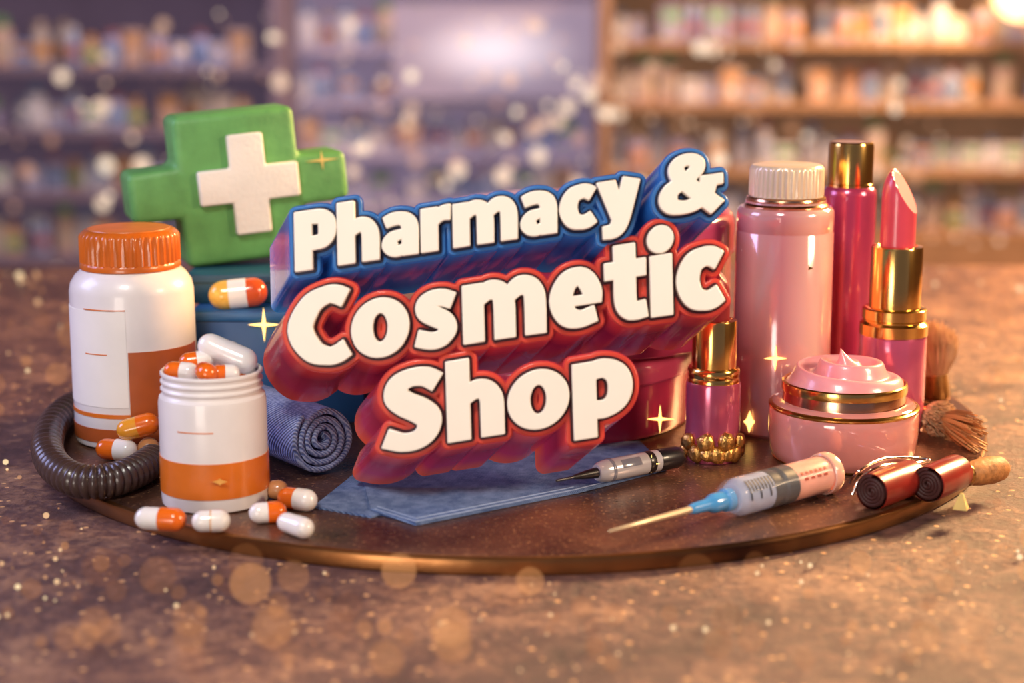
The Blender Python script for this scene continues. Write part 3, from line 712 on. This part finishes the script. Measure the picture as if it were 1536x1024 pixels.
# ------------------------------------------------------------------ round pink boxes behind the lettering
for (cx, rad, py0, py1, lab, m) in ((.014, .108, None, 497, 'low round raspberry box behind the word Shop', M['pink_box']), (.046, .100, 497, 306, 'taller round raspberry box stacked behind the word Cosmetic', M['pink_box2'])):
    Yr = -.005
    z0 = 0 if py0 is None else AY(768, py0, Yr).z
    z1 = AY(768, py1, Yr).z
    t = thing('round_box', lab, 'box', (cx, Yr, z0)); h = z1 - z0
    bb_ = obj('box_body', lathe([(0, 0), (rad - .006, 0), (rad - .003, .0015), (rad - .002, .004), (rad - .002, h * .7)], 96), m, t)
    obj('box_lid', lathe([(rad - .002, h * .68), (rad, h * .69), (rad, h - .009), (rad - .002, h - .0045), (rad - .005, h - .0015), (rad - .010, h), (0, h)], 96), mat('rose satin lid', '#bc4468', .22, var=.05, coat=.8), t)
    obj('trim_ring', lathe([(rad - .0005, h * .665), (rad + .0004, h * .67), (rad + .0004, h * .69), (rad - .0005, h * .695)], 96), M['pink_deep'], t)
    if py0 is None:
        P = AY(990, 628, -.0835); obj('painted_sparkle', shift(star(22 * SC(628, -.08), 20 * SC(628, -.08), .0006, .15), P - Vector(t.location)), M['spark'], bb_)

# ------------------------------------------------------------------ pink bottle
X, Y = spot(1173, 661, 72, 480); Y0 = Y
t = thing('cosmetic_bottle', 'tall pale pink glossy bottle with a cream ribbed cap', 'bottle', (X, Y, 0))
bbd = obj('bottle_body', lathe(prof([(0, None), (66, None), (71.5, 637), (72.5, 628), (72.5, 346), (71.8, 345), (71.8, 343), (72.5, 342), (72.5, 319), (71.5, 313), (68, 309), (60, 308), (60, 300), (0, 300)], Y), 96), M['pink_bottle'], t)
obj('neck_ring', lathe(prof([(57, 310), (62, 309), (63, 306), (60, 303), (58, 301), (60, 298), (59, 295), (56, 293)], Y), 96), M['rose_gold'], t)
obj('ribbed_cap', lathe(prof([(53, 297), (55, 296), (55, 292), (54.5, 291.5), (54.5, 253), (54, 250), (52, 247), (49, 246), (0, 246)], Y), 216, ridges(44, .024, AY(768, 291.8, Y).z, AY(768, 252, Y).z)), M['cap_beige'], t)
yf = Y - 73.2 * SC(500, Y)
P = AY(1163, 537, yf); obj('painted_sparkle', shift(star(20 * SC(537, yf), 17 * SC(537, yf), .0006, .16), P - Vector((X, Y, 0))), M['spark'], bbd)
P = AY(1207, 402, Y - 66 * SC(500, Y)); obj('painted_sparkle', shift(star(16 * SC(402, yf), 13 * SC(402, yf), .0006, .35), P - Vector((X, Y, 0))), M['gold'], bbd)
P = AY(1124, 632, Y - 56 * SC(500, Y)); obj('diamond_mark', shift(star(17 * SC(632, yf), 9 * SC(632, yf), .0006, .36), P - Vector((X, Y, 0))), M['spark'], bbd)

# tall pink tube
X, Y = spot(1270, 625, 40, 400)
t = thing('cosmetic_tube', 'tall deep pink tube with a plain gold cap behind the bottle', 'tube', (X, Y, 0))
obj('tube_body', lathe(prof([(0, None), (38, None), (40, 605), (40, 292), (39, 284), (35, 279), (0, 279)], Y), 72), M['pink_deep'], t)
obj('gold_cap', lathe(prof([(33, 281), (34.5, 280), (34.5, 275), (33.5, 274), (33.5, 218), (32.5, 214), (30, 212), (0, 212)], Y), 72), M['gold'], t)

def bullet(Y, hw, rb, rt, sx, sy, ax_):
    P = [(hw, rb)] + [(hw, rb + (rt + 42 - rb) * q / 14) for q in range(1, 15)]
    for i in range(1, 13):
        a = PI / 2 * i / 12; P.append((hw * math.cos(a) if i < 12 else 0, rt + 42 - 46 * math.sin(a)))
    bm = lathe(prof(P, Y), 64); k = SC(rt + 30, Y); za = AY(768, rt, Y).z
    cut = set()
    for v in bm.verts:
        lim = za - (v.co.x - ax_ * k) * sx + v.co.y * sy
        if v.co.z > lim: v.co.z = lim; cut.add(v)
    for f in bm.faces:
        if all(v in cut for v in f.verts): f.material_index = 1
    return bm
# large lipstick
X, Y = spot(1340, 659, 49, 500)
t = thing('lipstick', 'tall open lipstick with a pink slanted bullet and gold collar', 'lipstick', (X, Y, 0))
obj('lipstick_base', lathe(prof([(0, None), (47, None), (49.5, 640), (49.5, 504), (48, 500), (0, 500)], Y), 72), M['pink_gloss'], t)
obj('gold_collar', lathe(prof([(47, 501), (50.5, 500), (50.5, 484), (48, 482), (46, 480), (46, 478), (47.5, 476), (47.5, 462), (45, 460), (40, 459), (0, 459)], Y), 72), M['gold'], t)
obj('gold_sleeve', lathe(prof([(38.5, 460), (38.5, 372), (37.5, 369), (31, 368), (29, 371), (0, 371)], Y), 72), M['gold'], t)
obj('lipstick_bullet', bullet(Y, 26, 372, 252, 1.5, .9, -14), [M['lip_pink'], M['lip_cut']], t, 30)
# small lipstick
X, Y = spot(1070, 697, 41, 580)
t = thing('lipstick', 'short open lipstick with a dark red bullet beside the lettering', 'lipstick', (X, Y, 0))
lbs = obj('lipstick_base', lathe(prof([(0, None), (39, None), (41, 680), (41, 574), (40, 570), (0, 570)], Y), 72), M['pink_gloss'], t)
obj('gold_collar', lathe(prof([(39, 571), (39, 566), (38, 563), (39, 560), (39, 552), (37, 549), (0, 549)], Y), 72), M['gold'], t)
obj('gold_sleeve', lathe(prof([(33.5, 551), (33.5, 482), (32.5, 479), (27, 478), (25, 480), (0, 480)], Y), 72), M['gold'], t)
obj('lipstick_bullet', bullet(Y, 22, 482, 408, 1.1, .5, 6), [M['lip_dark'], M['lip_dark']], t, 30)
kk = SC(670, Y)
for i, (ang, pz, tilt, sz) in enumerate(((-62, 666, .5, 15), (-40, 682, -.3, 15), (-20, 664, .4, 16), (4, 682, -.6, 15), (22, 663, .2, 16), (46, 681, .5, 15), (64, 667, -.4, 15), (-76, 684, .2, 13), (70, 685, 1.2, 12), (-16, 684, 1.4, 13), (28, 684, .8, 13))):
    a = FR + R(ang); rr_ = 43 * kk
    bm = bmesh.new(); bmesh.ops.create_icosphere(bm, subdivisions=2, radius=1)
    for v in bm.verts:
        x, y, z = v.co; q = 1 - .35 * abs(z) ** 1.5
        jit = 1 + .10 * math.sin(7 * x + i * 2.1) * math.cos(6 * z + i)
        v.co = Vector((x * .92 * q, y * .6, z)) * jit
    bmesh.ops.scale(bm, verts=bm.verts[:], vec=(sz * kk,) * 3)
    bmesh.ops.rotate(bm, verts=bm.verts[:], cent=(0, 0, 0), matrix=Matrix.Rotation(a + PI / 2, 3, 'Z') @ Matrix.Rotation(tilt, 3, 'Y'))
    zz = max(AY(768, pz - 10, Y).z, .0062)
    shift(bm, (rr_ * math.cos(a), rr_ * math.sin(a), zz)); obj('gold_nugget', bm, M['gold_nugget'], lbs, 60)

# ------------------------------------------------------------------ cream jar
X, Y = spot(1264, 714, 108, 640)
t = thing('cream_jar', 'open blush pink jar with gold rims and swirled pink cream', 'jar', (X, Y, 0))
obj('jar_body', lathe(prof([(0, None), (98, None), (104, 680), (108, 668), (111, 645), (111, 618), (110, 608), (106, 602), (98, 598), (0, 598)], Y), 128), M['jar_pink'], t)
obj('gold_foot', lathe(prof([(94, None), (99, None), (102, 684), (104, 681), (102, 679)], Y), 128), M['gold_dark'], t)
obj('gold_rim', lathe(prof([(110, 609), (111.6, 607), (111.6, 605), (109, 603), (106, 602)], Y), 128), M['gold'], t)
obj('jar_neck', lathe(prof([(90, 600), (91.5, 598), (91, 590), (90, 584), (91, 582), (0, 582)], Y), 128), M['rose_gold'], t)
obj('neck_rim', lathe(prof([(90, 584), (93, 583), (93.5, 576), (92.5, 571), (90, 569.5), (88, 570), (87, 576)], Y), 128), M['gold'], t)
bm = bmesh.new(); kk = SC(560, Y); nr, nt_ = 72, 160; rings = []; Rc = 87.5 * kk; Hc = 44 * kk; zb = AY(768, 573, Y).z
for i in range(nr + 1):
    r = i / nr; ring = []
    for j in range(nt_):
        a = 2 * PI * j / nt_
        ph = (2.3 * r - a / (2 * PI) + .25) % 1
        rid = (ph / .7 if ph < .7 else (1 - ph) / .3)
        rid = rid * rid * (3 - 2 * rid)
        env = min(1, (1 - r) * 5) * min(1, (r * 2.4) ** 1.4)
        h = Hc * (.24 * (1 - r ** 8) ** .7 + .50 * max(0, 1 - r / .8) ** 1.3 + .5 * max(0, 1 - r / .2) ** 1.6) + rid * Hc * .42 * env
        lean = max(0, 1 - r / .2) ** 2
        ring.append(bm.verts.new((Rc * r * math.cos(a) - lean * 8 * kk, Rc * r * math.sin(a), zb + h - lean * 2 * kk)))
    rings.append(ring)
for A, B in zip(rings, rings[1:]):
    for j in range(nt_): bm.faces.new((A[j], A[(j + 1) % nt_], B[(j + 1) % nt_], B[j]))
bmesh.ops.remove_doubles(bm, verts=bm.verts[:], dist=1e-6)
obj('cream_swirl', bm, M['cream'], t, 80)

# ------------------------------------------------------------------ syringe
RS = .93 / F; rb_ = 30 * RS
A = G(912, 797, rb_); B = G(1247, 707, rb_); d = B - A; LN = d.length
t = thing('syringe', 'large clear syringe with coral liquid, blue hub and long needle', 'syringe', A, q_axis(d))
S_ = LN / 340.0
def part(name, P, m, seg=40, par=None): return obj(name, lathe([(r_ * RS, z_ * S_) for r_, z_ in P], seg), m, par or t)
ndl = part('needle', [(0, 0), (1.8, 2), (3.8, 60), (5, 118), (5.5, 126), (0, 126)], M['steel'])
part('needle_hub', [(0, 116), (6, 116), (8, 120), (9, 140), (12, 145), (14, 149), (14, 164), (17, 167), (17, 174), (0, 174)], M['hub'])
brl = part('barrel', [(12, 164), (20, 167), (27, 175), (29, 182), (29, 316), (30, 318), (30, 334), (27, 339), (0, 340)], M['clear'])
part('barrel_flange', [(29, 322), (31.5, 323), (32.5, 327), (32.5, 332), (31.5, 335), (29, 336)], mat('coral pink plastic', '#f6b8a4', .2, var=.04, coat=.6), par=brl)
part('pale_liquid', [(0, 177), (21, 178), (26.5, 184), (27.8, 190), (27.8, 226), (0, 226)], M['pale_fill'], par=brl)
part('plunger_seal', [(0, 227), (28.2, 227), (28.5, 230), (28.5, 236), (25, 238), (25, 246), (28.5, 248), (28.5, 264), (0, 264)], M['black'], par=brl)
part('coral_liquid', [(0, 265), (27.8, 265), (28, 268), (28, 318), (26, 330), (0, 332)], M['liquid'], par=brl)
def tick(z0_, z1_, aa, ab, m, nm='graduation_mark'):
    bm = lathe([(28.9 * RS, z0_ * S_), (29.4 * RS, z0_ * S_), (29.4 * RS, z1_ * S_), (28.9 * RS, z1_ * S_)], 12, a0=R(aa), a1=R(ab)); obj(nm, bm, m, brl)
for i in range(8): tick(186 + i * 5.0, 187.8 + i * 5.0, 26, 26 + (62 if i % 3 == 0 else 38), M['black'])
for i in range(6): tick(269 + i * 7.5, 272.8 + i * 7.5, 46, 55, M['mark_red'], 'printed_mark')
for i in range(4): tick(272 + i * 10.5, 278 + i * 10.5, 64, 72, M['mark_red'], 'printed_mark')

# small syringe pen
RS = .95 / F; rp_ = 17.5 * RS
A = G(833, 721, rp_ + .0022); B = G(1022, 683, rp_ + .0022); d = B - A; LN = d.length
eu = q_axis(d)
t = thing('injector_pen', 'small silver injector pen with black tip and dark end', 'pen', A, eu); S_ = LN / 190.0
part('needle', [(0, 0), (2.0, 2), (2.4, 34), (0, 34)], M['black'])
part('pen_tip', [(0, 24), (3, 26), (6, 40), (8.5, 62), (10, 70), (0, 70)], M['black'])
brl = part('pen_barrel', [(0, 60), (12, 60), (15, 64), (17, 72), (17, 150), (16, 153), (0, 153)], M['grey'])
part('pen_end', [(0, 150), (16.5, 150), (17.4, 153), (17, 180), (14.5, 187), (10, 190), (0, 190)], M['black'])
part('grip_ring', [(17, 76), (17.8, 77), (17.8, 80), (17, 81)], M['slot'], par=brl)
part('dark_band', [(17, 132), (17.5, 133), (17.5, 141), (17, 142)], M['black'], par=brl)
bm = lathe([(17.1 * RS, 90 * S_), (17.6 * RS, 91 * S_), (17.6 * RS, 118 * S_), (17.1 * RS, 119 * S_)], 10, a0=R(30), a1=R(75)); obj('dose_window', bm, M['slot'], brl)
pY = (A + d * .77).y - 17.9 * RS
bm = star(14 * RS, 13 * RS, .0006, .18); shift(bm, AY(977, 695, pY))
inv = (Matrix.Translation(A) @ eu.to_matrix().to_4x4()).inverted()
bmesh.ops.transform(bm, verts=bm.verts[:], matrix=inv); obj('painted_sparkle', bm, M['spark'], brl)

# ------------------------------------------------------------------ brushes
def bristles(n, L_, spread, r0, w, tipr=.2, flat_=1.0):
    bm = bmesh.new()
    for i in range(n):
        a = random.uniform(0, 2 * PI); q = math.sqrt(random.random())
        b0 = Vector((r0 * q * math.cos(a), r0 * q * math.sin(a) * flat_, 0))
        dirv = Vector((spread * q * math.cos(a), spread * q * math.sin(a) * flat_, 1)).normalized()
        ln = L_ * (1 - .35 * q * q) * random.uniform(.86, 1.06)
        mid = b0 + dirv * ln * .55 + Vector((spread * q * math.cos(a), spread * q * math.sin(a) * flat_, 0)) * ln * .15; tip = b0 + dirv * ln
        u = dirv.orthogonal().normalized(); v_ = dirv.cross(u); prev = None
        for p_, ww in ((b0, w), (mid, w), (tip, w * tipr)):
            ring = [bm.verts.new(p_ + (u * math.cos(2 * PI * k_ / 3) + v_ * math.sin(2 * PI * k_ / 3)) * ww) for k_ in range(3)]
            if prev:
                for k_ in range(3): bm.faces.new((prev[k_], prev[(k_ + 1) % 3], ring[(k_ + 1) % 3], ring[k_]))
            prev = ring
        bm.faces.new(prev)
    return bm
p = G(1402, 607)
t = thing('powder_brush', 'fluffy beige powder brush standing behind the tall lipstick', 'brush', (p.x + .006, p.y + .02, 0), (0, R(-6), 0))
obj('handle', lathe([(0, 0), (.009, 0), (.010, .002), (.0085, .02), (0, .02)], 32), M['gold_dark'], t)
obj('bristles', shift(bristles(900, .036, .42, .0085, .0009), (0, 0, .018)), M['brist'], t)
A = G(1398, 622, .011); B = G(1452, 650, .009); d = B - A
t = thing('fan_brush', 'stubby brush with a fluffy beige collar and stiff brown tips lying down', 'brush', A, q_axis(d))
obj('fluffy_collar', bristles(700, .019, .5, .0068, .0008), M['brist'], t)
obj('stiff_tips', shift(bristles(80, .050, .34, .004, .0010, .6, .4), (0, 0, .010)), M['brist_dark'], t)
obj('handle', lathe([(0, -.012), (.006, -.011), (.007, 0), (.007, .004), (0, .004)], 24), M['gold_dark'], t)

# ------------------------------------------------------------------ ribbon rolls and cork stick
def ribbon_roll(pa, pb, rpx, label):
    r = rpx * .95 / F
    A = G(*pa, r); B = G(*pb, r); d = B - A
    t = thing('ribbon_roll', label, 'ribbon', A, q_axis(d), 'dark red ribbon rolls')
    obj('rolled_ribbon', spiral(.001, r * .97, 4, .0022, d.length, 30, .006), M['ribbon_edge'], t, 50)
    obj('outer_wrap', lathe([(r * .985, .0008), (r * 1.02, .0012), (r * 1.02, d.length * .5), (r * 1.02, d.length - .001), (r * .985, d.length)], 48), M['ribbon'], t)
    return t
ribbon_roll((1306, 738), (1368, 715), 26, 'dark red ribbon roll lying nearest the cream jar')
ribbon_roll((1390, 727), (1436, 707), 26, 'dark red ribbon roll lying beside the cork stick')
RS = .97 / F; rc = 21 * RS
A = G(1443, 713, rc); B = G(1509, 700, rc * .95); d = B - A; LN = d.length
t = thing('cork_stick', 'rounded cork brown stick lying right of the ribbon rolls', 'stick', A, q_axis(d)); S_ = LN / 70
part('stick_body', [(0, 0), (13, 1), (16, 6), (19.5, 26), (20.5, 46), (18, 60), (11, 68), (0, 70)], M['wood'], 36)
part('end_ring', [(13, 1), (16.5, 3), (17.5, 7), (16, 10)], M['gold_dark'], 36)
pth = cr([G(1275, 724, .002), AY(1290, 705, G(1300, 735).y), AY(1325, 688, G(1325, 722).y), AY(1372, 686, G(1372, 708).y), AY(1394, 690, G(1385, 708).y), AY(1372, 694, G(1372, 714).y), AY(1325, 698, G(1320, 738).y), AY(1292, 716, G(1300, 744).y), G(1278, 742, .002)], 10)
tag(obj('wire_clip', tube(pth, .0009, 8), M['silver']), 'thin silver wire clip looped over the red ribbon rolls', 'clip')
p = G(1441, 762)
bm = lathe([(0, 0), (.0055, 0), (.0012, .0085), (0, .0088)], 4); o = obj('gold_chip', bm, mat('pale gold chip', '#e8c878', .3, metal=.3, var=.1)); o.location = p; o.rotation_euler = (0, 0, .4)
tag(o, 'tiny pale gold pyramid chip near the right tray edge', 'chip')

# ------------------------------------------------------------------ bokeh spots modelled as glowing orbs
def orbmat(name, ca, cb, st_, amin, amax):
    m = bpy.data.materials.new(name); m.use_nodes = True; nt = m.node_tree; L = nt.links
    nt.nodes.remove(nt.nodes['Principled BSDF']); out = nt.nodes['Material Output']
    geo = nt.nodes.new('ShaderNodeNewGeometry'); cp = nt.nodes.new('ShaderNodeValToRGB'); e = cp.color_ramp.elements
    e[0].color = lin(ca); e[1].color = lin(cb)
    L.new(geo.outputs['Random Per Island'], cp.inputs[0])
    em = nt.nodes.new('ShaderNodeEmission'); em.inputs[1].default_value = st_; L.new(cp.outputs[0], em.inputs[0])
    tr = nt.nodes.new('ShaderNodeBsdfTransparent'); mx = nt.nodes.new('ShaderNodeMixShader')
    pw = nt.nodes.new('ShaderNodeMath'); pw.operation = 'POWER'; pw.inputs[1].default_value = 2.0
    L.new(geo.outputs['Random Per Island'], pw.inputs[0])
    mr = nt.nodes.new('ShaderNodeMapRange'); mr.inputs[3].default_value = amin; mr.inputs[4].default_value = amax
    L.new(pw.outputs[0], mr.inputs[0])
    L.new(mr.outputs[0], mx.inputs[0]); L.new(tr.outputs[0], mx.inputs[1]); L.new(em.outputs[0], mx.inputs[2]); L.new(mx.outputs[0], out.inputs[0])
    return m
def orb(bm, p, r, mi=0):
    res = bmesh.ops.create_icosphere(bm, subdivisions=3 if r > .003 and r < .02 else 2, radius=r)
    bmesh.ops.translate(bm, verts=res['verts'], vec=p)
    if mi:
        for f in set(f for v in res['verts'] for f in v.link_faces): f.material_index = mi
soft = orbmat('soft amber glow', '#c06c38', '#ffb070', 1.0, .04, .17)
fine = orbmat('fine golden glint', '#ffa868', '#ffe0b0', 1.2, .15, .85)
bm = bmesh.new()
def scatter(cnt, sizes, ylo, yhi, mi):
    n = 0
    while n < cnt:
        px = random.uniform(-60, 1600); py = random.uniform(ylo, yhi)
        g_ = G(px, py, TABLE); rp = random.choice(sizes) * random.uniform(.7, 1.1)
        r = rp * (g_ - CAMP).dot(FW) / F
        if math.hypot(g_.x, g_.y) < RT + r + .012 or g_.y > .64: continue
        if 440 < py < 840 and 130 < px < 1420: continue
        orb(bm, g_ + Vector((0, 0, r + .0008)), r, mi); n += 1
scatter(80, (9, 12, 16, 20, 26, 30), 850, 1015, 0)
scatter(50, (7, 9, 12, 16, 20), 440, 860, 0)
scatter(110, (1.5, 2, 2.5, 3, 4), 840, 1015, 1)
scatter(80, (1.5, 2, 2.5, 3, 4.5), 440, 860, 1)
scatter(150, (2, 3, 4, 5, 6), 402, 440, 1)
o = obj('bokeh_orbs', bm, [soft, fine]); tag(o, 'scattered golden bokeh spots modelled as glowing orbs on the brown counter', 'glitter', kind='stuff')
bm = bmesh.new()
for i in range(480):
    yy = random.uniform(2.2, 3.75); px = random.gauss(820, 450); py = random.uniform(20, 440)
    p = AY(px, py, yy); orb(bm, p, random.choice((2, 2.5, 3, 4, 5, 7, 10)) * random.uniform(.8, 1.2) * SC(py, yy))
o = obj('bokeh_orbs', bm, orbmat('bright peach glow', '#ffb080', '#ffe8cc', 1.5, .15, .8)); tag(o, 'golden bokeh spots modelled as floating orbs before the blurred shop shelves', 'glitter', kind='stuff')

# ------------------------------------------------------------------ light
w = bpy.data.worlds.new('world'); bpy.context.scene.world = w; w.use_nodes = True
bg = w.node_tree.nodes['Background']; bg.inputs[0].default_value = (.32, .29, .42, 1); bg.inputs[1].default_value = .40
def area(name, loc, to, size, e, col):
    l = bpy.data.lights.new(name, 'AREA'); l.size = size; l.energy = e; l.color = col
    o = bpy.data.objects.new(name, l); C.objects.link(o); o.location = loc
    o.rotation_euler = (Vector(to) - Vector(loc)).to_track_quat('-Z', 'Y').to_euler()
    return o
area('key_light', (-.30, -1.15, 1.15), (0, 0, .06), .30, 12.5, (1, .95, .87))
area('low_fill_light', (-.45, -1.2, .04), (-.05, -.1, .08), .35, 3.8, (1, .87, .76))
area('warm_back_light', (1.10, .62, .66), (.1, -.05, .03), .28, 60, (1, .60, .26))
area('warm_side_light', (.95, -.55, .5), (.15, 0, .1), .22, 8, (1, .72, .46))
area('cool_side_light', (-1.15, -.1, .65), (-.1, 0, .1), .5, 7.5, (.5, .54, 1))
area('shelf_fill_light', (-.3, 2.8, 1.75), (-.2, 4.6, 0), 1.2, 66, (.92, .82, .94))  # unseen fill added to brighten the dark shelf gaps
area('warm_shop_light', (1.35, 3.0, 1.2), (1.2, 4.2, 0), .6, 54, (1, .62, .28))
area('warm_corner_light', (1.45, 3.7, .55), (1.3, 4.1, .1), .2, 11, (1, .64, .28))
